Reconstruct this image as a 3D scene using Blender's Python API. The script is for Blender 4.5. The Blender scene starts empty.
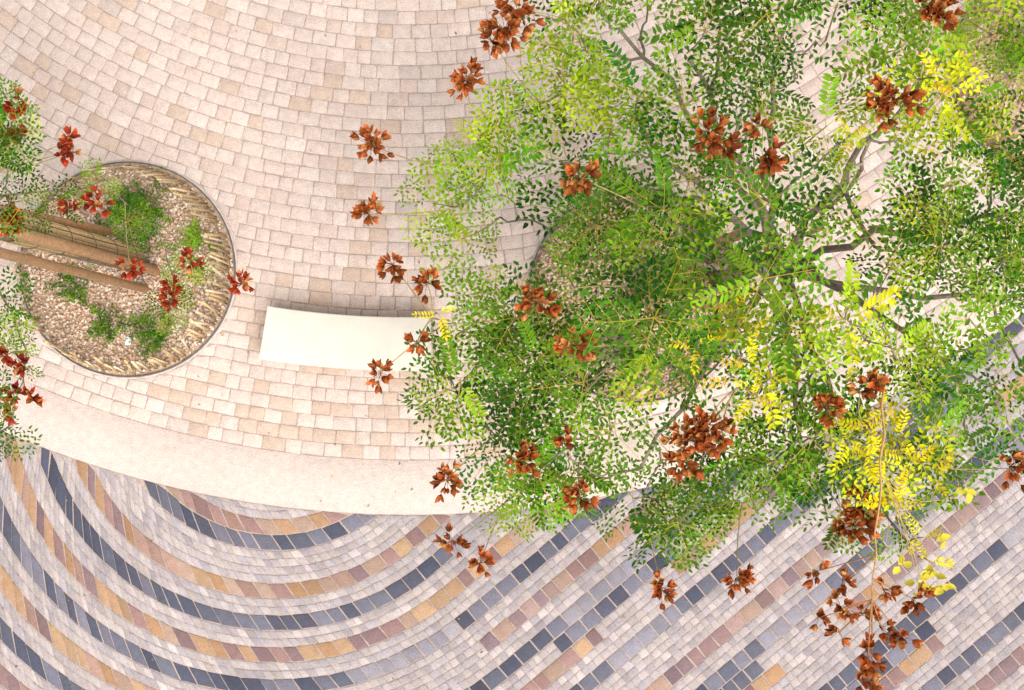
import bpy, math, numpy as np
from mathutils import Vector
rng = np.random.default_rng(11)
scene = bpy.context.scene
CAM_H = 12.0

# plan measurement: plan units are cm from a survey origin; height h in metres
def at(x, y, h=0.0):
    k = (CAM_H - h) / CAM_H / 100.0
    return np.array([(x - 512) * k, (345 - y) * k, h])

# ------------------------------------------------------------------ helpers
class Buf:
    def __init__(s): s.v=[]; s.f=[]; s.c=[]; s.n=0
    def add(s, v, f, c):
        v=np.asarray(v,float); f=np.asarray(f,int)
        c=np.asarray(c,float)
        if c.ndim==1: c=np.tile(c,(len(v),1))
        s.v.append(v); s.f.append(f+s.n); s.c.append(c); s.n+=len(v)
    def build(s, name, mat, smooth=False, parent=None):
        v=np.concatenate(s.v); f=np.concatenate(s.f); c=np.concatenate(s.c)
        me=bpy.data.meshes.new(name)
        me.vertices.add(len(v)); me.vertices.foreach_set('co', v.ravel())
        w=f.shape[1]
        me.loops.add(f.size); me.loops.foreach_set('vertex_index', f.ravel().astype(np.int32))
        me.polygons.add(len(f)); me.polygons.foreach_set('loop_start', np.arange(0,f.size,w,dtype=np.int32))
        me.update(calc_edges=True)
        a=me.color_attributes.new('Col','FLOAT_COLOR','POINT')
        cc=np.ones((len(v),4)); cc[:,:3]=np.clip(c[:,:3],0,1)
        a.data.foreach_set('color', cc.ravel())
        if smooth: me.polygons.foreach_set('use_smooth', np.ones(len(f),bool))
        me.materials.append(mat)
        ob=bpy.data.objects.new(name, me); scene.collection.objects.link(ob)
        if parent: ob.parent=parent
        return ob

def empty(name, loc=(0,0,0)):
    e=bpy.data.objects.new(name,None); scene.collection.objects.link(e); return e

def mat_attr(name, rough=0.8, nscale=30, namt=0.25, bump=0.2, bscale=80, transl=0.0, spec=0.3, bdist=0.004, speck=0.0, big=0.0):
    m=bpy.data.materials.new(name); m.use_nodes=True
    nt=m.node_tree; N=nt.nodes; L=nt.links; N.clear()
    out=N.new('ShaderNodeOutputMaterial'); b=N.new('ShaderNodeBsdfPrincipled')
    at_=N.new('ShaderNodeAttribute'); at_.attribute_name='Col'
    g=N.new('ShaderNodeNewGeometry')
    def scaled(src, sc, amt, det=6):
        nz=N.new('ShaderNodeTexNoise'); nz.inputs['Scale'].default_value=sc; nz.inputs['Detail'].default_value=det
        L.new(g.outputs['Position'], nz.inputs['Vector'])
        mr=N.new('ShaderNodeMapRange'); mr.inputs['From Min'].default_value=0.3; mr.inputs['From Max'].default_value=0.7
        mr.inputs['To Min'].default_value=1-amt; mr.inputs['To Max'].default_value=1+amt
        L.new(nz.outputs['Fac'], mr.inputs['Value'])
        vm=N.new('ShaderNodeVectorMath'); vm.operation='SCALE'
        L.new(src, vm.inputs[0]); L.new(mr.outputs['Result'], vm.inputs['Scale'])
        return vm.outputs['Vector']
    res=scaled(at_.outputs['Color'],nscale,namt)
    if speck>0: res=scaled(res,95,speck,3)
    if big>0: res=scaled(res,0.8,big,4)
    L.new(res, b.inputs['Base Color'])
    b.inputs['Roughness'].default_value=rough
    b.inputs['Specular IOR Level'].default_value=spec
    if bump>0:
        n2=N.new('ShaderNodeTexNoise'); n2.inputs['Scale'].default_value=bscale; n2.inputs['Detail'].default_value=5
        L.new(g.outputs['Position'], n2.inputs['Vector'])
        bp=N.new('ShaderNodeBump'); bp.inputs['Strength'].default_value=bump; bp.inputs['Distance'].default_value=bdist
        L.new(n2.outputs['Fac'], bp.inputs['Height']); L.new(bp.outputs['Normal'], b.inputs['Normal'])
    if transl>0:
        t=N.new('ShaderNodeBsdfTranslucent'); L.new(res, t.inputs['Color'])
        mx=N.new('ShaderNodeMixShader'); mx.inputs[0].default_value=transl
        L.new(b.outputs[0], mx.inputs[1]); L.new(t.outputs[0], mx.inputs[2]); L.new(mx.outputs[0], out.inputs[0])
    else: L.new(b.outputs[0], out.inputs[0])
    return m

M_stone=mat_attr('stone_paving',0.92,14,0.09,0.9,60,spec=0.10,bdist=0.012,speck=0.20,big=0.06)
M_wood=mat_attr('weathered_wood',0.8,40,0.3,0.4,60,spec=0.15)
M_bark=mat_attr('bark',0.9,30,0.35,0.6,50,spec=0.1)
M_leaf=mat_attr('leaf',0.55,12,0.15,0.0,transl=0.35,spec=0.10)
M_pod=mat_attr('papery_pod',0.7,60,0.35,0.3,90,transl=0.3,spec=0.15)
M_gravel=mat_attr('gravel',0.85,50,0.2,0.3,150,spec=0.1)
M_steel=mat_attr('dark_steel',0.5,20,0.2,0.1,80,spec=0.5)
M_conc=mat_attr('white_concrete',0.7,5,0.05,0.3,140,big=0.04,speck=0.04)
M_soil=mat_attr('soil',0.95,20,0.4,0.5,60)

# ------------------------------------------------------------------ ground sheet
g=Buf(); S=200
g.add([(-S,-S,-.007),(S,-S,-.007),(S,S,-.007),(-S,S,-.007)],[(0,1,2,3)],(0.45,0.355,0.305))
g.build('ground',M_stone)

C=np.array([-1.02,8.65]); R_OUT=10.35; R_IN=9.80
PLANTERS=[np.array([-3.84,0.755]), np.array([1.24,0.50]), np.array([5.45,2.75])]
PR=1.07

def push_out(p, c, r):
    d=p-c; l=np.linalg.norm(d)
    return (c+d/l*r, True) if l<r else (p, False)

def stone(buf, poly, col, bev=0.006, zj=0.0015, amin=0.0012):
    poly=np.array(poly)
    area=0.5*abs(sum(poly[i][0]*poly[(i+1)%4][1]-poly[(i+1)%4][0]*poly[i][1] for i in range(4)))
    if area<amin: return
    cen=poly.mean(0); d=poly-cen; l=np.linalg.norm(d,axis=1,keepdims=True)
    ins=poly-d/l*bev*1.4
    z=rng.normal(0,zj); tilt=rng.normal(0,0.014,2)
    zt=z+(ins-cen)@tilt
    v=np.concatenate([np.c_[ins,zt],np.c_[poly,zt-bev*0.6],np.c_[poly,np.full(4,-0.03)]])
    f=[(0,1,2,3)]
    for i in range(4):
        j=(i+1)%4
        f.append((i,i+4,j+4,j)); f.append((i+4,i+8,j+8,j+4))
    buf.add(v,f,col)

def clip_planters(poly):
    ins=0; q=[]
    for p in poly:
        for c in PLANTERS:
            p,fl=push_out(p,c,PR+0.028); ins+=fl
        q.append(p)
    return q, ins

X0,X1,Y0,Y1=-8.5,8.5,-6.2,6.5
def vnoise(x,y):
    return math.sin(x*0.9+1.3*math.sin(y*0.7))*0.5+math.sin(y*1.3+x*0.5+2)*0.5
up=Buf(); r=R_IN; pitch=0.136
gap=0.0042
while r>0.6:
    r1=r-gap; r0=r-pitch+gap
    a=-math.pi+rng.uniform(0,0.1)
    while a<math.pi:
        ln=rng.uniform(0.14,0.24); a2=a+ln/r
        am=(a+a2)/2; cx=C[0]+r*math.sin(am); cy=C[1]-r*math.cos(am)
        if X0<cx<X1 and Y0<cy<Y1:
            g2=gap/r
            poly=[np.array([C[0]+rr*math.sin(aa),C[1]-rr*math.cos(aa)])+rng.normal(0,0.0030,2) for rr,aa in ((r1,a+g2),(r1,a2-g2),(r0,a2-g2),(r0,a+g2))]
            poly,ins=clip_planters(poly)
            if ins<4:
                n=vnoise(cx,cy)
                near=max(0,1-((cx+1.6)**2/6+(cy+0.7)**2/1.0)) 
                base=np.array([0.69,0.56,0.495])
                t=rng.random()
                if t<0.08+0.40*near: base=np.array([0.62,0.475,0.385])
                elif t<0.18: base=np.array([0.655,0.515,0.445])
                elif t<0.28: base=np.array([0.715,0.595,0.535])
                elif t<0.31: base=np.array([0.61,0.50,0.45])
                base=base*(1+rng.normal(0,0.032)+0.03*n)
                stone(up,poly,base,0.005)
        a=a2
    r-=pitch
up.build('cream_stone_paving',M_stone)

# light curved band, one smooth strip
bd=Buf(); n=240; V=[]; 
for i in range(n+1):
    t=-math.pi*0.75+1.5*math.pi*i/n
    for rr,zz in ((R_IN+.003,-.02),(R_IN+.003,-.003),(R_IN+.007,.001),((R_IN+R_OUT)/2,.001),(R_OUT-.008,.001),(R_OUT-.004,-.003),(R_OUT-.004,-.02)):
        V.append((C[0]+rr*math.sin(t),C[1]-rr*math.cos(t),zz))
bd.add(V,[(i*7+j,i*7+j+1,(i+1)*7+j+1,(i+1)*7+j) for i in range(n) for j in range(6)],(0.685,0.565,0.505))
bd.build('light_stone_band',M_stone)

# striped paving
D=np.array([-2.37,-0.37]); TH=math.radians(40)
u=np.array([math.cos(TH),math.sin(TH)]); nn=np.array([math.sin(TH),-math.cos(TH)])
def fld(d,s):
    if s>=0: return D+nn*d+u*s
    a=TH-math.pi/2+s/d
    return D+d*np.array([math.cos(a),math.sin(a)])
OCH=[(0.40,0.235,0.135),(0.43,0.265,0.16),(0.28,0.175,0.165),(0.38,0.24,0.195),(0.41,0.285,0.22),(0.25,0.165,0.17),(0.46,0.30,0.185),(0.34,0.21,0.19)]
PUR=[(0.26,0.18,0.185),(0.32,0.21,0.205),(0.36,0.245,0.22),(0.235,0.165,0.18),(0.38,0.26,0.205)]
DRK=[(0.085,0.09,0.125),(0.115,0.12,0.155),(0.15,0.15,0.19),(0.10,0.10,0.135),(0.17,0.168,0.21),(0.20,0.19,0.235)]
GRY=[(0.30,0.275,0.31),(0.26,0.245,0.285),(0.35,0.32,0.345)]
PAL=[(0.455,0.395,0.39),(0.49,0.425,0.41),(0.42,0.365,0.375),(0.475,0.41,0.395),(0.395,0.35,0.365)]
kind={0:'O',1:'D',4:'O',6:'D',8:'O',10:'D'}
kk=12; seq='PDODPD'; i=0
while kk<75:
    kind[kk]=seq[i%6]; 
    kk+= [2,2,2,3,2,2,3][i%7]; i+=1
lo=Buf()
for k in range(-8,62):
    d=1.45+0.16*k
    if d<0.2: continue
    s=-d*math.radians(185); 
    base_kind=kind.get(k,'.')
    on=True; until=s+rng.uniform(3,6) if k>8 else 1e9
    if k==6: until=0.15
    if k==10: until=-d*math.radians(28)
    while s<11.5:
        ln=rng.uniform(0.13,0.21)
        s2=s+ln
        if s>until:
            on=not on; until=s+(rng.uniform(2,5) if on else rng.uniform(0.5,1.1))
        m=fld(d,(s+s2)/2)
        if X0<m[0]<X1 and Y0<m[1]<Y1 and np.linalg.norm(m-C)>R_OUT-0.06:
            kd=base_kind if on else ('G' if base_kind=='D' else '.')
            if kd=='P' and math.sin(s*0.9+k)>.3: kd='O'
            if kd=='.' and k>4 and s>0.3 and (kind.get(k-1)=='D') and math.sin(s*1.3+k*2.1)>0.55: kd='D'
            if kd=='.':
                cells=[(d+o-0.04,d+o+0.04,s+ln*e/2,s+ln*(e+1)/2,0.0026,0.0035) for o in (-.04,.04) for e in (0,1)]
            else: cells=[(d-0.08,d+0.08,s,s2,0.0072,0.006)]
            for (da,db,sa,sb,gp,bv) in cells:
                poly=[fld(db-gp,sa+gp),fld(db-gp,sb-gp),fld(da+gp,sb-gp),fld(da+gp,sa+gp)]
                q=[];ins=0
                for p in poly:
                    p,fl=push_out(p,C,R_OUT+0.003); ins+=fl; q.append(p+rng.normal(0,0.0026,2))
                if ins<4:
                    pal={'O':OCH,'D':DRK,'P':PUR,'G':GRY,'.':PAL}[kd]
                    c=np.array(pal[rng.integers(len(pal))])*(1+rng.normal(0,0.09))
                    if kd=='.' : c=c*(1+0.06*vnoise(m[0]*1.5,m[1]*1.5)) 
                    stone(lo,q,c,bv,amin=.0008)
        s=s2
lo.build('striped_sett_paving',M_stone)

# ------------------------------------------------------------------ tube helper
def tube(buf, pts, rad, col, sides=6):
    pts=np.asarray(pts,float); n=len(pts); rad=np.broadcast_to(rad,(n,))
    tg=np.gradient(pts,axis=0); tg/=np.linalg.norm(tg,axis=1,keepdims=True)+1e-9
    ref=np.array([0,0,1.]) if abs(tg[0][2])<0.9 else np.array([1.,0,0])
    V=[]
    for i in range(n):
        a=np.cross(tg[i],ref); 
        if np.linalg.norm(a)<1e-3: a=np.cross(tg[i],[0.3,1,0.2])
        a/=np.linalg.norm(a); b=np.cross(tg[i],a)
        for j in range(sides):
            t=2*math.pi*j/sides; V.append(pts[i]+rad[i]*(math.cos(t)*a+math.sin(t)*b))
    F=[]
    for i in range(n-1):
        for j in range(sides):
            j2=(j+1)%sides
            F.append((i*sides+j,i*sides+j2,(i+1)*sides+j2,(i+1)*sides+j))
    c0=len(V); V.append(pts[-1]+tg[-1]*rad[-1]*0.3)
    for j in range(0,sides,2):
        F.append(((n-1)*sides+j,(n-1)*sides+(j+1)%sides,(n-1)*sides+(j+2)%sides,c0))
    buf.add(V,F,col)

def bez(p0,p1,p2,n=7):
    t=np.linspace(0,1,n)[:,None]
    return (1-t)**2*p0+2*t*(1-t)*p1+t**2*p2

# ------------------------------------------------------------------ compound leaf templates
def leaflet_verts(p, d, n, l, w):
    d=d/np.linalg.norm(d); s=np.cross(n,d); s/=np.linalg.norm(s); n2=np.cross(d,s)
    up_=n2*w*0.18
    return [p, p+d*l*0.3+s*w*0.5+up_, p+d*l*0.7+s*w*0.36+up_*0.8, p+d*l - n2*l*0.08,
            p+d*l*0.7-s*w*0.36+up_*0.8, p+d*l*0.3-s*w*0.5+up_]
def make_template(rg, L=0.36, pairs=6, bip=True, dens=5):
    V=[];F=[];K=[]
    droop=rg.uniform(0.04,0.12); bend=rg.uniform(-0.06,0.06)
    def rach(t): return np.array([L*t, bend*t*t, 0.03*math.sin(t*2.2)-droop*t*t])
    def addq(vs,fs,stem,br):
        b=len(V); V.extend(vs); F.extend([tuple(x+b for x in f) for f in fs]); K.extend([(stem,br)]*len(vs))
    def leaflet(p,d,l,w,nb=(0,0)):
        n=np.array([nb[0]+rg.normal(0,0.22),nb[1]+rg.normal(0,0.22),1.0]); br=1+rg.normal(0,0.16)
        addq(leaflet_verts(p,d,n,l,w),[(0,1,2,3),(0,3,4,5)],0,br)
    T=np.linspace(0,1,6); P=[rach(t) for t in T]
    for ax in (np.array([0,1,0.]),np.array([0,0,1.])):
        vs=[];
        for i,p in enumerate(P):
            w=0.0030*(1-0.6*T[i]); vs+= [p-ax*w,p+ax*w]
        addq(vs,[(2*i,2*i+1,2*i+3,2*i+2) for i in range(5)],1,1)
    for i in range(pairs):
        t=0.25+0.7*i/(pairs-1)
        for sd in (-1,1):
            tt=min(1,t+rg.uniform(-.02,.02)); p=rach(tt)
            ang=math.radians(rg.uniform(52,70))*sd
            if bip:
                pl=L*0.46*math.sin(math.pi*(0.22+0.62*(i/(pairs-1))))*rg.uniform(.85,1.1)
                d=np.array([math.cos(ang),math.sin(ang),rg.uniform(-0.35,0.15)])
                nb=rg.normal(0,.25,2)
                nl=max(2,int(dens*pl/(L*0.46)+0.5))
                e=p+d*pl; sh=np.cross(d,[0,0,1.])*0.0014
                addq([p-sh,p+sh,e+sh*0.5,e-sh*0.5],[(0,1,2,3)],1,1)
                for j in range(nl):
                    q=p+d*pl*(0.18+0.82*j/nl)
                    a2=ang+(1 if j%2 else -1)*math.radians(rg.uniform(48,64))
                    dd=np.array([math.cos(a2),math.sin(a2),rg.uniform(-0.3,0.05)])
                    l=rg.uniform(0.044,0.056)*(1-0.2*j/nl); leaflet(q,dd,l,l*rg.uniform(0.42,0.52),nb)
                leaflet(e,d,0.052,0.023,nb)
            else:
                d=np.array([math.cos(ang),math.sin(ang),rg.uniform(-0.25,0.1)])
                l=rg.uniform(0.062,0.080)*(1-0.25*abs(t-.5)); leaflet(p,d,l,l*0.38)
    leaflet(rach(1),rach(1)-rach(.9),0.055,0.027)
    return np.array(V),np.array(F),np.array(K)
TR=np.random.default_rng(5)
TPL=[make_template(TR,L=TR.uniform(0.30,0.40),pairs=int(TR.integers(4,7))) for _ in range(12)]+[make_template(TR,L=TR.uniform(0.32,0.38),pairs=9,bip=False) for _ in range(3)]
TPS=[make_template(TR,L=0.26,pairs=6,bip=False) for _ in range(5)]

def put_leaf(buf, pos, dirv, roll, scale, col, stemcol, small=False):
    T=(TPS if small else TPL); V,F,K=T[rng.integers(len(T))]
    x=dirv/np.linalg.norm(dirv); y=np.cross([0,0,1.],x)
    if np.linalg.norm(y)<0.05: y=np.array([0,1.,0])
    y/=np.linalg.norm(y); z=np.cross(x,y)
    cr,sr=math.cos(roll),math.sin(roll); y2=y*cr+z*sr; z2=-y*sr+z*cr
    Rm=np.stack([x,y2,z2])
    v=V@Rm*scale+pos
    c=np.where(K[:,:1]>0.5, np.array(stemcol), np.array(col)*K[:,1:2])
    buf.add(v,F,c)

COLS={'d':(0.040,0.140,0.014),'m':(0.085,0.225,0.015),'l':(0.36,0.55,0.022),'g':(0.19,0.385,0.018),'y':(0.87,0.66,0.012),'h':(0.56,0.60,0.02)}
def leafcol(k):
    c=np.array(COLS[k]); t=rng.normal(0,0.22)
    c=c*(1+t); c[0]*=1+rng.normal(0,0.14)
    return np.clip(c,0.01,0.95)
def rosette(buf,pos,k,nl=7,scale=1.0,lift=0.25,small=False):
    a0=rng.uniform(0,6.28)
    for i in range(nl):
        a=a0+i*2*math.pi/nl+rng.uniform(-.4,.4)
        el=rng.uniform(-0.3,0.5)+lift*0.3
        d=np.array([math.cos(a),math.sin(a),el])
        p=pos-np.array([0,0,rng.uniform(0,0.10)])
        kc=k; q=rng.random()
        if k=='g' and q<0.28: kc='l'
        if k=='m' and q<0.25: kc='g'
        if k=='m' and q>0.75: kc='d'
        if k=='l' and q<0.25: kc='g'
        if k=='l' and q>0.93: kc='h'
        if k=='d' and q<0.35: kc='m'
        st=(0.58,0.50,0.06) if kc!='d' else (0.36,0.36,0.06)
        put_leaf(buf,p,d,rng.normal(0,0.3),scale*rng.uniform(0.7,1.12),leafcol(kc),st,small)

# seed capsules
def capsule(buf,pos,ax,size,col):
    ax=ax/np.linalg.norm(ax); a=np.cross(ax,[0.31,0.9,0.2]); a/=np.linalg.norm(a); b=np.cross(ax,a)
    o=rng.uniform(0,6.28); opening=rng.uniform(0.25,0.75)
    for i in range(3):
        t=o+i*2.094+rng.normal(0,.12); rd=math.cos(t)*a+math.sin(t)*b; sd=np.cross(ax,rd)
        s=size*rng.uniform(.85,1.15)
        p0=pos; k1=pos+ax*s*0.35+rd*s*(0.28+0.15*opening); k2=pos+ax*s*0.75+rd*s*(0.32+0.4*opening); tip=pos+ax*s*1.1+rd*s*(0.2+0.75*opening)
        e1=pos+ax*s*0.38+sd*s*0.30+rd*s*.10; e2=pos+ax*s*0.80+sd*s*0.30+rd*s*(.12+.3*opening)
        g1=pos+ax*s*0.38-sd*s*0.30+rd*s*.10; g2=pos+ax*s*0.80-sd*s*0.30+rd*s*(.12+.3*opening)
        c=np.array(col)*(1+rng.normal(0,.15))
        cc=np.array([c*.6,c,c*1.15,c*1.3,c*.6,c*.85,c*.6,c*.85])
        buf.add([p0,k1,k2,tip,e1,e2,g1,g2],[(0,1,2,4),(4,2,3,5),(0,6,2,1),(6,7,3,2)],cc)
def pod_cluster(buf,stems,pos,r,n,red=False,tail=None):
    base=(0.60,0.085,0.03) if red else (0.63,0.175,0.045)
    n=int(n*1.6)
    el=rng.uniform(0,3.14); ex=np.array([math.cos(el),math.sin(el),0])
    for i in range(n):
        d=rng.normal(0,1,3); d[2]=abs(d[2])*0.7; d/=np.linalg.norm(d)
        rr=r*rng.uniform(0.1,0.62)
        off=d*np.array([1,1,.8])*rr; off+=ex*np.dot(off,ex)*.4
        p=pos+off
        q=rng.random()
        c=np.array(base)*(rng.uniform(0.45,1.2))
        if q<0.18: c=np.array([0.70,0.31,0.10])
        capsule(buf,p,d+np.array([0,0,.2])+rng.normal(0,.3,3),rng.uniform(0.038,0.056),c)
        tube(stems,[pos-np.array([0,0,.05]),(pos+p)/2,p],[.0025,.002,.0015],(0.30,0.12,0.05),3)

# ------------------------------------------------------------------ trees
def grow_tree(base, fork, trunk_r, limbs, clumps, pods, leaf_scale=1.0):
    root=empty('golden_rain_tree')
    tb=Buf(); br=Buf(); lf=Buf(); pd=Buf(); st=Buf()
    mid=(base+fork)/2+np.array([rng.normal(0,.05),rng.normal(0,.05),0])
    tp=bez(base-np.array([0,0,.05]),mid,fork,9)
    tr=np.linspace(trunk_r*1.15,trunk_r*0.75,9); tr[0]*=1.35
    tube(tb,tp,tr,(0.30,0.235,0.165),12)
    nodes=[(fork,trunk_r*.7,0.0)]
    barkc=lambda: np.array((0.27,0.225,0.175))*rng.uniform(.75,1.3)
    for e,r0 in limbs:
        e=np.array(e); st0=fork-np.array([0,0,rng.uniform(0,.45)])
        ln=np.linalg.norm(e-st0)
        ctrl=(st0+e)/2+np.array([rng.normal(0,.17),rng.normal(0,.17),0.03*ln+rng.uniform(-.05,.15)])
        P=bez(st0,ctrl,e,10); P[1:-1]+=rng.normal(0,0.026,(8,3)); R=np.linspace(r0,0.010,10)
        tube(br,P,R,barkc(),7); L=0
        for i in range(2,10):
            L+=ln/9; nodes.append((P[i],R[i],L+ln*.1))
    order=sorted(clumps,key=lambda c:np.linalg.norm(c[0]-fork))
    for (c,k,nr,sp,nl,lsc) in order:
        tgt=c-np.array([0,0,0.12])
        best=min(nodes,key=lambda n:np.linalg.norm(tgt-n[0])+0.45*n[2]+(0.5 if n[0][2]>tgt[2]+.3 else 0))
        ln=np.linalg.norm(tgt-best[0])
        if ln>0.05:
            ctrl=(best[0]+tgt)/2+rng.normal(0,0.09*ln,3)+np.array([0,0,.05*ln])
            P=bez(best[0],ctrl,tgt,7); P[1:-1]+=rng.normal(0,.012,(5,3)); r0=min(best[1]*.8,0.009+0.012*ln); R=np.linspace(r0,0.006,7)
            tube(br,P,R,barkc(),5)
            for i in range(2,7): nodes.append((P[i],R[i],best[2]+ln*i/6))
        for j in range(nr):
            off=rng.normal(0,1,3)*np.array([sp,sp,sp*0.8])
            q=c+off
            tube(br,bez(tgt,(tgt+q)/2+rng.normal(0,.03,3),q,4),[.0055,.0045,.004,.003],(0.24,0.22,0.10),4)
            rosette(lf,q,k,nl,lsc*leaf_scale,small=(k=='y' or (k=='h' and rng.random()<.4)))
    for (p,r,n,red) in pods:
        best=min(nodes,key=lambda m:np.linalg.norm(p-m[0])+(0.6 if m[0][2]>p[2] else 0))
        ctrl=(best[0]+p)/2+np.array([rng.normal(0,.04),rng.normal(0,.04),-.05])
        tube(st,bez(best[0],ctrl,p,6),np.linspace(.005,.0025,6),(0.42,0.34,0.14),4)
        pod_cluster(pd,st,p,r,n,red)
    tb.build('trunk',M_bark,True,root); br.build('branches',M_bark,True,root)
    lf.build('foliage',M_leaf,False,root)
    if pods: pd.build('seed_pods',M_pod,False,root); st.build('pod_stalks',M_bark,True,root)
    return root

# main tree
base=np.array([1.32,0.55,0]); fork=np.array([1.98,0.62,3.3])
CL=[ # x,y,height,colour,rosettes
(560,15,5.0,'m',1),(605,10,5.3,'g',1),(558,68,5.0,'l',1),(600,98,5.1,'l',1),(580,45,5.1,'g',1),
(500,172,4.8,'l',1),(455,205,4.7,'l',1),(475,190,4.8,'g',1),(500,215,4.7,'g',1),
(452,150,4.7,'l',1),(508,135,4.9,'l',1),(540,100,5.0,'l',1),(560,158,5.1,'m',1),(610,150,5.3,'g',1),(640,112,5.5,'m',1),
(690,48,5.6,'m',1),(745,40,5.7,'d',1),(780,20,5.7,'m',1),(832,34,5.6,'m',1),(720,5,5.5,'m',1),(650,5,5.2,'m',1),(715,85,5.5,'m',1),(800,75,5.6,'m',1),
(885,45,5.5,'g',1),(945,55,5.3,'l',1),(935,92,5.5,'h',1),(985,105,5.2,'l',1),(912,140,5.6,'h',1),(860,105,5.5,'g',1),
(755,105,6.0,'m',1),(765,190,6.2,'m',1),(800,150,6.0,'g',1),(730,175,5.6,'m',1),(790,215,5.7,'m',1),(850,190,5.4,'m',1),
(590,222,5.5,'m',1),(600,210,5.3,'m',1),(648,205,5.8,'g',1),(568,275,5.3,'m',1),(622,285,5.6,'m',1),(682,232,6.0,'m',1),(692,300,5.9,'m',1),(745,250,6.2,'g',1),(775,300,6.0,'g',1),
(655,260,5.5,'m',1),(600,310,5.3,'m',1),(560,235,5.0,'m',1),(640,335,5.3,'m',1),(710,265,5.6,'m',1),(665,170,5.4,'m',1),
(960,182,5.3,'m',1),(1002,222,5.1,'d',2),(1004,168,5.0,'m',1),(955,240,5.4,'m',1),(990,290,5.2,'m',1),(935,290,5.4,'g',1),(925,200,5.2,'d',1),(1000,140,5.0,'m',1),(1010,255,5.0,'m',1),(960,130,5.1,'g',1),(900,250,5.0,'m',1),
(842,300,5.9,'h',1),(872,340,5.8,'l',1),(880,300,5.3,'m',1),(905,360,5.4,'m',1),
(470,315,4.7,'l',1),(455,335,4.7,'g',1),(480,360,4.8,'g',1),(465,400,4.7,'m',1),(510,325,5.0,'m',1),(510,392,4.9,'d',1),(555,372,5.2,'m',1),(612,365,5.5,'m',1),(660,335,5.7,'g',1),(725,348,5.9,'g',1),(742,388,5.7,'h',1),(775,355,5.9,'m',1),
(505,355,4.7,'m',1),(540,340,4.9,'m',1),(585,395,5.0,'m',1),(690,375,5.4,'m',1),(480,425,4.6,'m',1),(445,375,4.6,'m',1),(820,370,5.4,'m',1),
(490,440,4.6,'m',1),(525,432,4.9,'m',1),(560,455,4.9,'g',1),(510,480,4.5,'g',1),(525,490,4.4,'m',1),(505,505,4.5,'l',1),(612,435,5.1,'m',1),(600,478,4.8,'m',1),(645,500,4.6,'m',1),(650,515,4.4,'g',1),(705,490,4.7,'d',1),(682,505,4.5,'m',1),(735,505,4.6,'m',1),(755,470,4.8,'m',1),(775,425,5.4,'m',1),(540,410,4.5,'d',1),
(720,455,4.8,'m',1),(665,470,4.7,'m',1),(570,480,4.5,'m',1),(780,485,4.7,'m',1),(760,515,4.5,'m',1),
(805,445,5.2,'m',2),(832,402,5.5,'m',1),(872,430,5.6,'h',1),(908,425,5.4,'m',1),(900,475,5.0,'g',1),(945,430,5.1,'m',1),(972,380,5.1,'m',2),(1012,420,4.9,'d',1),(1000,345,5.1,'l',1),(1015,300,5.0,'g',1),(832,520,4.5,'m',1),(822,485,4.8,'m',1),(975,440,4.8,'m',1),(935,370,5.0,'m',1),(1005,385,4.9,'m',1),
(1060,100,5,'m',1),(1075,200,4.8,'m',2),(1065,300,4.8,'m',2),(1060,390,4.7,'m',1),(800,-45,5.3,'m',2),(900,-40,5.2,'m',2),(700,-50,5.1,'m',1),(1000,-10,5,'l',1),(1000,30,5.1,'g',2),(1080,30,4.8,'m',2),(1120,250,4.4,'m',2),(1110,140,4.4,'m',2),(1110,350,4.4,'m',2)]
clumps=[(at(x,y,h),k,n,0.11,6,0.86 if k!='l' else 0.78) for x,y,h,k,n in CL]
for x,y,h in [(872,425,5.9),(862,450,5.8),(905,440,5.7),(742,335,6.1),(730,372,5.9),(752,400,5.8),(925,560,5.0),(915,545,5.1),(845,140,5.9),(700,350,6.0),(930,470,5.3),(735,312,6.1),(885,415,5.9),(430,318,5.0),(850,435,5.9),(880,455,5.8),(745,360,6.1),(895,500,5.6),(925,75,5.9),(905,460,5.8)]:
    clumps.append((at(x,y,h),'y',1,0.03,3,0.5))
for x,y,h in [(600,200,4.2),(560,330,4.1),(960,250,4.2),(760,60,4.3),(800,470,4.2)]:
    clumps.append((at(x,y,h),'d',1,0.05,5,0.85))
limb_ends=[(at(640,130,5.2),.035),(at(560,260,5.0),.038),(at(500,400,4.6),.034),(at(640,470,4.6),.03),(at(800,430,5.0),.034),(at(960,380,4.9),.036),(at(1010,210,4.9),.034),(at(930,80,5.1),.034),(at(780,40,5.4),.036),(at(700,250,5.5),.03),(at(620,30,5.1),.028),(at(880,500,4.6),.026),(at(1080,290,4.6),.03),(at(690,60,5.5),.028),(at(740,160,5.7),.022),(at(870,140,5.4),.02)]
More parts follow.
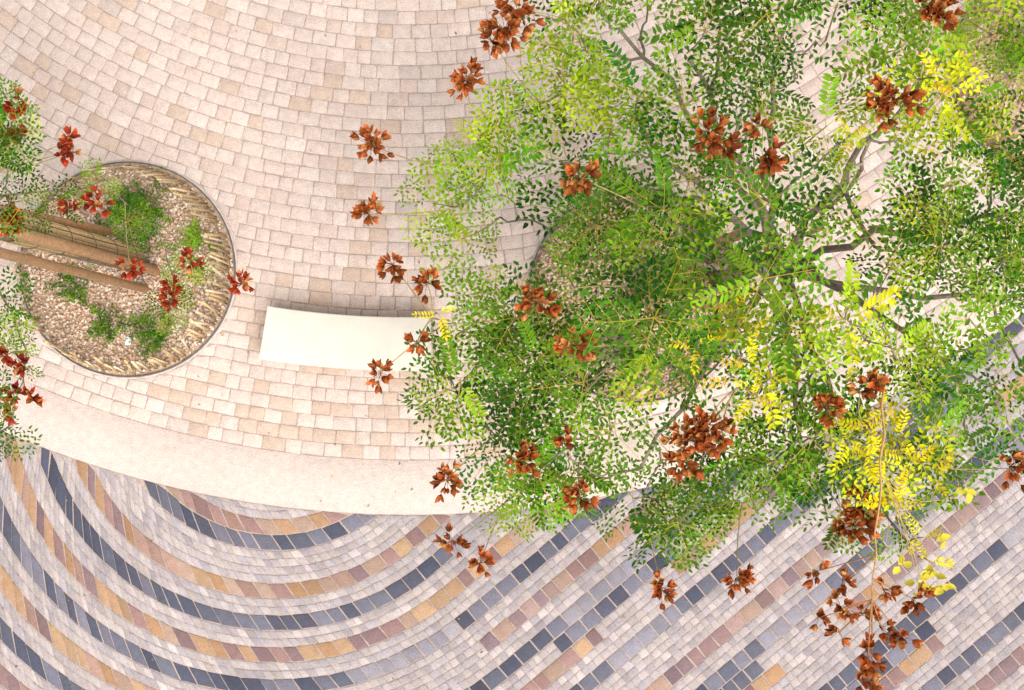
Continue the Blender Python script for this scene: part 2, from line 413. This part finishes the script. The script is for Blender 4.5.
PD=[(372,145,5.0,.14,15),(368,213,5.0,.11,12),(392,264,4.9,.10,10),(427,283,4.9,.10,9),(380,373,4.8,.09,9),(418,343,5.0,.08,8),
(468,80,5.1,.12,15),(505,30,5.3,.15,18),(520,12,5.3,.14,16),(492,40,5.2,.09,10),(447,480,4.8,.11,13),(453,542,4.7,.09,9),(480,564,4.7,.09,9),(525,462,5.1,.11,13),
(580,498,5.1,.11,13),(576,346,5.9,.10,13),(538,303,5.7,.13,14),(580,178,5.8,.11,12),(662,590,4.8,.10,10),(737,580,4.9,.11,13),
(690,440,5.6,.15,20),(708,425,5.6,.11,12),(722,438,5.6,.10,9),(685,462,5.5,.11,12),(710,132,6.1,.13,15),(756,126,6.2,.05,5),(770,160,6.2,.08,9),(728,148,6.1,.05,4),
(897,98,6.0,.14,18),(880,110,5.9,.09,8),(940,12,5.7,.12,15),(925,5,5.7,.08,7),(826,407,5.9,.09,11),(875,382,6.0,.06,7),(860,392,6.0,.05,4),
(860,500,5.4,.12,15),(855,525,5.4,.13,15),(868,515,5.4,.08,8),(566,440,5.2,.06,5),(1013,468,5.3,.12,14)]
pods=[(at(x,y,h),r,n,False) for x,y,h,r,n in PD]
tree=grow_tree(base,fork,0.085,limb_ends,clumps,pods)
# long panicle on a terminal shoot
pn=Buf(); ps=Buf()
A=at(885,380,6.0); B=at(872,600,5.6); Cc=at(868,680,5.2)
main=bez(A,at(880,500,6.1),B,10); main[1:-1]+=rng.normal(0,.012,(8,3)); tube(ps,main,np.linspace(.007,.004,10),(0.50,0.30,0.12),5)
tube(ps,bez(B,at(868,640,5.6),Cc,6),np.linspace(.005,.003,6),(0.40,0.20,0.08),5)
for x,y,r,n,h in [(815,572,.06,4,5.5),(845,580,.05,4,5.5),(842,608,.08,6,5.5),(820,618,.04,3,5.4),(885,590,.07,5,5.6),(915,600,.08,7,5.5),(882,628,.06,4,5.5),(903,637,.06,5,5.5),(868,650,.07,5,5.4),(872,665,.05,5,5.3),(865,682,.07,6,5.2),(862,615,.07,4,5.5),(840,632,.04,3,5.4)]:
    p=at(x,y,h); i=int(np.argmin([abs((345-y)/100*(CAM_H-h)/CAM_H - (m[1]-0.12)) for m in main])); s0=main[min(i,9)]
    tube(ps,bez(s0,(s0+p)/2,p,4),[.004,.0035,.003,.0025],(0.45,0.22,0.09),4); pod_cluster(pn,ps,p,r*1.2,n)
pn.build('hanging_pod_panicle',M_pod,False,tree); ps.build('panicle_stem',M_bark,True,tree)
yl=Buf(); ys=Buf()
for x,y in [(903,565),(918,582),(935,572),(925,590),(940,538),(965,492),(942,585)]:
    q=at(x,y,5.5); tube(ys,bez(at(880,470,5.7),at(905,520,5.7),q,6),np.linspace(.003,.0015,6),(0.60,0.42,0.10),4)
    for j in range(4):
        a=rng.uniform(0,6.28); d=np.array([math.cos(a),math.sin(a),rng.normal(0,.3)]); n=np.array([rng.normal(0,.4),rng.normal(0,.4),1])
        yl.add(leaflet_verts(q+rng.normal(0,.015,3),d,n,.06,.042),[(0,1,2,3),(0,3,4,5)],np.array([.80,.70,.08])*rng.uniform(.8,1.1))
yl.build('yellow_leaves',M_leaf,False,tree); ys.build('yellow_shoots',M_bark,True,tree)

# left tree
base=np.array([-3.72,0.80,0]); fork=np.array([-3.85,0.86,3.3])
CL=[(2,100,4.2,'m',1),(14,130,4.3,'g',1),(0,165,4.4,'m',1),(-20,130,4.5,'m',2),(60,190,3.0,'m',1),(100,178,2.6,'g',1),(2,200,4.3,'d',1),
(150,222,2.0,'m',1),(190,250,1.7,'g',1),(172,298,1.8,'m',1),(185,275,1.8,'g',1),(125,205,2.2,'m',1),
(-10,285,4.2,'m',1),(20,352,3.8,'m',1),(-10,330,4.2,'m',1),(5,425,3.6,'m',1),(-25,440,3.8,'m',2),(-40,390,4.2,'m',2)]
cl=[(at(x,y,h),k,n,0.06,6,0.60 if h<3.2 else 0.66) for x,y,h,k,n in CL]
for i in range(44):
    a=rng.uniform(0,6.28); rr=math.sqrt(rng.random())*1.75
    p=np.array([-4.9+rr*math.cos(a),0.85+rr*math.sin(a),4.3+1.3*(1-(rr/1.75)**2)+rng.uniform(-.5,.2)])
    if p[0] > -3.75 or (p[0]/(CAM_H-p[2]))>-0.475: continue
    cl.append((p,'mmgd'[rng.integers(4)],2,0.12,6,0.9))
le=[(np.array([-4.4,2.0,4.3]),.03),(np.array([-5.6,1.6,4.6]),.035),(np.array([-5.9,.3,4.6]),.035),(np.array([-4.6,-.4,4.2]),.03),(np.array([-4.0,1.5,4.0]),.022),(np.array([-4.9,.9,5.3]),.03)]
PD=[(70,140,3.8,.07,7),(62,155,3.8,.07,6),(72,152,3.8,.05,4),(18,103,4.3,.08,10),(20,135,4.3,.08,9),(10,212,4.0,.10,12),(16,225,4.0,.08,9),(98,203,2.9,.12,14),(70,208,3.0,.08,8),(130,267,2.4,.11,11),
(172,300,2.2,.12,13),(172,285,2.2,.08,8),(190,262,2.2,.11,11),(240,284,2.2,.12,14),(10,392,3.9,.07,8),(30,397,3.8,.07,7),(20,365,3.9,.05,5),(10,415,3.9,.06,6),(5,355,4,.06,6)]
grow_tree(base,fork,0.07,le,cl,[(at(x,y,h),r,n,True) for x,y,h,r,n in PD])

# third tree
base=np.array([5.45,2.75,0]); fork=np.array([5.5,2.8,2.8]); cl=[]
for i in range(26):
    a=rng.uniform(0,6.28); rr=math.sqrt(rng.random())*1.4
    cl.append((np.array([5.9+rr*math.cos(a),2.95+rr*math.sin(a),4.0+1.0*(1-(rr/1.4)**2)+rng.uniform(-.5,.2)]),'mmgl'[rng.integers(4)],2,0.15,6,0.9))
le=[(np.array([5.9+1.0*math.cos(a),2.95+1.0*math.sin(a),4.0]),.03) for a in np.arange(0,6.2,1.05)]
pd3=[(c[0]+np.array([0,0,.3]),.12,14,False) for c in cl[::4]]
grow_tree(base,fork,0.07,le,cl,pd3)

# ------------------------------------------------------------------ planters
GC=[(0.74,0.57,0.42),(0.68,0.49,0.35),(0.80,0.66,0.53),(0.54,0.35,0.24),(0.84,0.75,0.64),(0.62,0.41,0.28),(0.72,0.52,0.40)]
def annulus(buf,c,r0,r1,z0,z1,col,n=96):
    V=[];F=[]
    for i in range(n):
        a=2*math.pi*i/n; ca,sa=math.cos(a),math.sin(a)
        V+=[(c[0]+r0*ca,c[1]+r0*sa,z0),(c[0]+r0*ca,c[1]+r0*sa,z1),(c[0]+r1*ca,c[1]+r1*sa,z1),(c[0]+r1*ca,c[1]+r1*sa,z0)]
        j=(i+1)%n
        for k in range(3): F.append((4*i+k,4*j+k,4*j+k+1,4*i+k+1))
    buf.add(V,F,col)
def box_between(buf,p,q,w,t,side,col):
    d=(q-p)/np.linalg.norm(q-p); s=side-d*np.dot(side,d); s/=np.linalg.norm(s); n=np.cross(d,s)
    V=[]
    for e in (p,q):
        for a,b in ((-1,-1),(1,-1),(1,1),(-1,1)): V.append(e+s*a*w/2+n*b*t/2)
    buf.add(V,[(0,1,2,3),(7,6,5,4),(0,4,5,1),(1,5,6,2),(2,6,7,3),(3,7,4,0)],col)

for pi,c in enumerate(PLANTERS):
    root=empty('tree_planter')
    b=Buf(); n=64
    V=[(c[0],c[1],-.003)]+[(c[0]+PR*math.cos(2*math.pi*i/n),c[1]+PR*math.sin(2*math.pi*i/n),-.003) for i in range(n)]
    b.add(V,[(0,1+i,1+(i+1)%n,1+(i+2)%n) for i in range(0,n,2)],(0.50,0.37,0.26)); b.build('soil',M_soil,False,root)
    b=Buf(); annulus(b,c,PR-.002,PR+.006,-.02,.03,(0.14,0.13,0.13)); annulus(b,c,PR+.008,PR+.026,-.02,.003,(0.62,0.52,0.47)); b.build('steel_rim',M_steel,True,root)
    b=Buf(); N=7500 if pi<2 else 2000
    CUBE=np.array([(x,y,z) for z in (-1,1) for y in (-1,1) for x in (-1,1)],float)
    CF=np.array([(0,2,3,1),(4,5,7,6),(0,1,5,4),(1,3,7,5),(3,2,6,7),(2,0,4,6)])
    for i in range(N):
        rr=math.sqrt(rng.random())*(PR-.03); a=rng.uniform(0,6.283)
        s=rng.uniform(.008,.018); q=rng.normal(0,1,(3,3)); Q,_=np.linalg.qr(q)
        v=(CUBE*rng.uniform(.55,1.0,(8,3))*np.array([s*1.2,s,s*.7]))@Q+np.array([c[0]+rr*math.cos(a),c[1]+rr*math.sin(a),rng.uniform(0.004,.026)])
        b.add(v,CF,np.array(GC[rng.integers(len(GC))])*rng.uniform(.85,1.15))
    b.build('gravel_bed',M_gravel,False,root)
    # split-chestnut paling just inside the rim
    b=Buf(); a=0
    while a<6.283:
        rd=np.array([math.cos(a),math.sin(a),0]); tg=np.array([-math.sin(a),math.cos(a),0])
        p=np.array([c[0],c[1],0.0])+rd*(1.035+rng.normal(0,.006))+tg*rng.normal(0,.012)
        q=np.array([c[0],c[1],0.0])+rd*(0.94+rng.normal(0,.022))+tg*(0.04+rng.normal(0,.035))+np.array([0,0,0.50+rng.normal(0,.04)])
        if rng.random()>.06:
            cc=np.array([(0.80,0.60,0.34),(0.72,0.51,0.27),(0.84,0.69,0.45),(0.60,0.43,0.24)][rng.integers(4)])*rng.uniform(.8,1.15)
            box_between(b,p,q,rng.uniform(.018,.030),.012,tg,cc)
        a+=rng.uniform(.044,.078)
    for zz,rr in ((.12,1.0),(.40,.95)):
        P=[np.array([c[0]+rr*math.cos(t),c[1]+rr*math.sin(t),zz]) for t in np.linspace(0,6.283,80)]
        tube(b,P,.003,(0.3,0.24,0.18),4)
    b.build('paling_fence',M_wood,False)

def stake_set(trunk,lean,stakes,wrap_h):
    root=empty('tree_stakes'); b=Buf()
    for p,q,r in stakes:
        p=np.array(p,float); q=np.array(q,float)
        tube(b,[p,(p+q)/2,q-(q-p)*.002,q],[r,r*.97,r*.94,r*.75],np.array((0.50,0.30,0.16))*rng.uniform(.8,1.1),12)
    b.build('round_stakes',M_wood,False,root)
    b=Buf()
    for i in range(38):
        a=2*math.pi*i/38+rng.normal(0,.02); r=.12
        o=np.array([math.cos(a)*r,math.sin(a)*r,0])
        p=np.array([trunk[0],trunk[1],0])+o+np.array([0,0,.03]); q=np.array([trunk[0]+lean[0],trunk[1]+lean[1],wrap_h+rng.normal(0,.03)])+o
        tube(b,[p,(p+q)/2+rng.normal(0,.004,3),q],[.010,.010,.008],np.array((0.74,0.55,0.30))*rng.uniform(.5,1.15),5)
    z=.3
    while z<wrap_h:
        P=[np.array([trunk[0]+lean[0]*z/wrap_h+.133*math.cos(t),trunk[1]+lean[1]*z/wrap_h+.133*math.sin(t),z]) for t in np.linspace(0,6.283,24)]
        tube(b,P,.003,(0.15,0.12,0.1),4); z+=.55
    b.build('reed_trunk_wrap',M_wood,False,root)
stake_set((-3.78,0.86),(-0.05,0.04),[((-3.56,.74,0),(-3.62,.83,3.6),.05),((-3.66,.56,0),(-3.64,.66,3.6),.042),((-3.95,1.12,0),(-3.80,1.0,3.3),.042)],2.9)
stake_set((1.32,0.55),(0.40,0.05),[((1.5,.8,0),(1.75,.85,2.8),.045),((1.45,.28,0),(1.7,.36,2.8),.045)],2.1)
stake_set((5.45,2.75),(0.03,0.03),[((5.7,2.95,0),(5.6,2.9,2.6),.045),((5.3,2.5,0),(5.35,2.6,2.6),.045)],2.1)

def low_plant(p,r,k,n=40,hh=.8):
    b=Buf()
    for i in range(n):
        a=rng.uniform(0,6.28); rr=r*rng.random()**.6*(1+.25*math.sin(3*a+p[0]*9))
        root_=np.array([p[0]+rr*.4*math.cos(a),p[1]+rr*.4*math.sin(a),0.01])
        tip=np.array([p[0]+rr*math.cos(a),p[1]+rr*math.sin(a),0.05+r*hh*max(0,1-(rr/r)**2)+rng.uniform(0,.06)])
        P=bez(root_,(root_+tip)/2+np.array([0,0,.06]),tip,6); tube(b,P,[.002]*6,(0.22,0.20,.09),3)
        c0=leafcol(k if rng.random()<.7 else 'g')
        for j in range(14):
            q=P[rng.integers(2,6)]+rng.normal(0,.015,3); d=rng.normal(0,1,3); d[2]*=.4
            nrm=np.array([rng.normal(0,.5),rng.normal(0,.5),1.]); l=rng.uniform(.020,.036)
            b.add(leaflet_verts(q,d,nrm,l,l*.5),[(0,1,2,3),(0,3,4,5)],c0*rng.uniform(.75,1.25))
    b.build('low_shrub',M_leaf)
low_plant(at(145,212),.38,'m',95); low_plant(at(78,287),.24,'m',34); low_plant(at(112,322),.23,'m',34); low_plant(at(155,332),.27,'m',48); low_plant(at(200,240),.18,'g',22); low_plant(at(100,232),.16,'m',20)
low_plant(at(620,350),.25,'m',40); low_plant(at(700,250),.25,'m',40); low_plant(at(1010,60),.2,'m',30)

b=Buf(); p=at(128,341,0.06)
b.add([p+np.array(o) for o in ((-.03,-.045,0),(.03,-.04,.004),(.025,.045,.012),(-.03,.04,.008))],[(0,1,2,3)],(.8,.8,.8)); b.build('plant_label',M_conc)

# ------------------------------------------------------------------ bench
def bench(a0,a1,r0,r1):
    n=28; root=empty('curved_bench'); b=Buf()
    h=0.45; bv=.012
    prof=[(r0+.06,0.0),(r0+.06,.08),(r0,.085),(r0,h-bv),(r0+bv*.3,h-bv*.3),(r0+bv,h),(r1-bv,h),(r1-bv*.3,h-bv*.3),(r1,h-bv),(r1,.085),(r1-.06,.08),(r1-.06,0)]
    V=[];m=len(prof)
    for i in range(n+1):
        t=math.radians(a0+(a1-a0)*i/n)
        for r,z in prof: V.append((C[0]+r*math.sin(t),C[1]-r*math.cos(t),z))
    F=[(i*m+j,i*m+j+1,(i+1)*m+j+1,(i+1)*m+j) for i in range(n) for j in range(m-1)]
    for e in (0,n*m):
        F+= [(e+2,e+3,e+8,e+9),(e+3,e+4,e+7,e+8),(e+4,e+5,e+6,e+7),(e+0,e+1,e+10,e+11)]
    b.add(V,F,(0.75,0.69,0.59)); b.build('concrete_block',M_conc,False,root)
bench(-9.15,1.6,8.38,8.90)

# fallen leaves and bits on the paving
b=Buf()
for i in range(170):
    x=rng.uniform(-5,5); y=rng.uniform(-3.4,3.4); a=rng.uniform(0,6.28)
    s=rng.uniform(.010,.026); c=[(0.45,0.28,0.12),(0.6,0.45,0.15),(0.25,0.18,0.13),(0.4,0.38,0.2)][rng.integers(4)]
    b.add(leaflet_verts(np.array([x,y,.008]),np.array([math.cos(a),math.sin(a),.05]),np.array([rng.normal(0,.2),rng.normal(0,.2),1]),s*1.5,s*.7),[(0,1,2,3),(0,3,4,5)],c)
b.build('fallen_leaves',M_leaf)

# ------------------------------------------------------------------ light + camera
w=bpy.data.worlds.new('World'); scene.world=w; w.use_nodes=True
N=w.node_tree.nodes; L=w.node_tree.links; bg=N['Background']
sky=N.new('ShaderNodeTexSky'); sky.sky_type='NISHITA'; sky.sun_disc=False
sky.sun_elevation=math.radians(68); sky.sun_rotation=math.radians(140); sky.dust_density=6; sky.air_density=1.0; sky.ozone_density=0.6
hs=N.new('ShaderNodeHueSaturation'); hs.inputs['Saturation'].default_value=0.3
L.new(sky.outputs[0],hs.inputs['Color']); L.new(hs.outputs[0],bg.inputs['Color']); bg.inputs['Strength'].default_value=0.135
sd=bpy.data.lights.new('sun','SUN'); sd.energy=2.7; sd.angle=math.radians(40); sd.color=(1,.955,.90)
so=bpy.data.objects.new('sun',sd); scene.collection.objects.link(so)
el=math.radians(68); az=math.radians(140)
dv=Vector((math.cos(el)*math.sin(az),math.cos(el)*math.cos(az),math.sin(el)))
so.rotation_euler=dv.to_track_quat('Z','Y').to_euler()
cd=bpy.data.cameras.new('camera'); cd.sensor_width=36; cd.lens=36*CAM_H/10.24; cd.clip_end=500
co=bpy.data.objects.new('camera',cd); co.location=(0,0,CAM_H); scene.collection.objects.link(co); scene.camera=co
scene.view_settings.view_transform='Standard'; scene.view_settings.look='None'; scene.view_settings.exposure=0
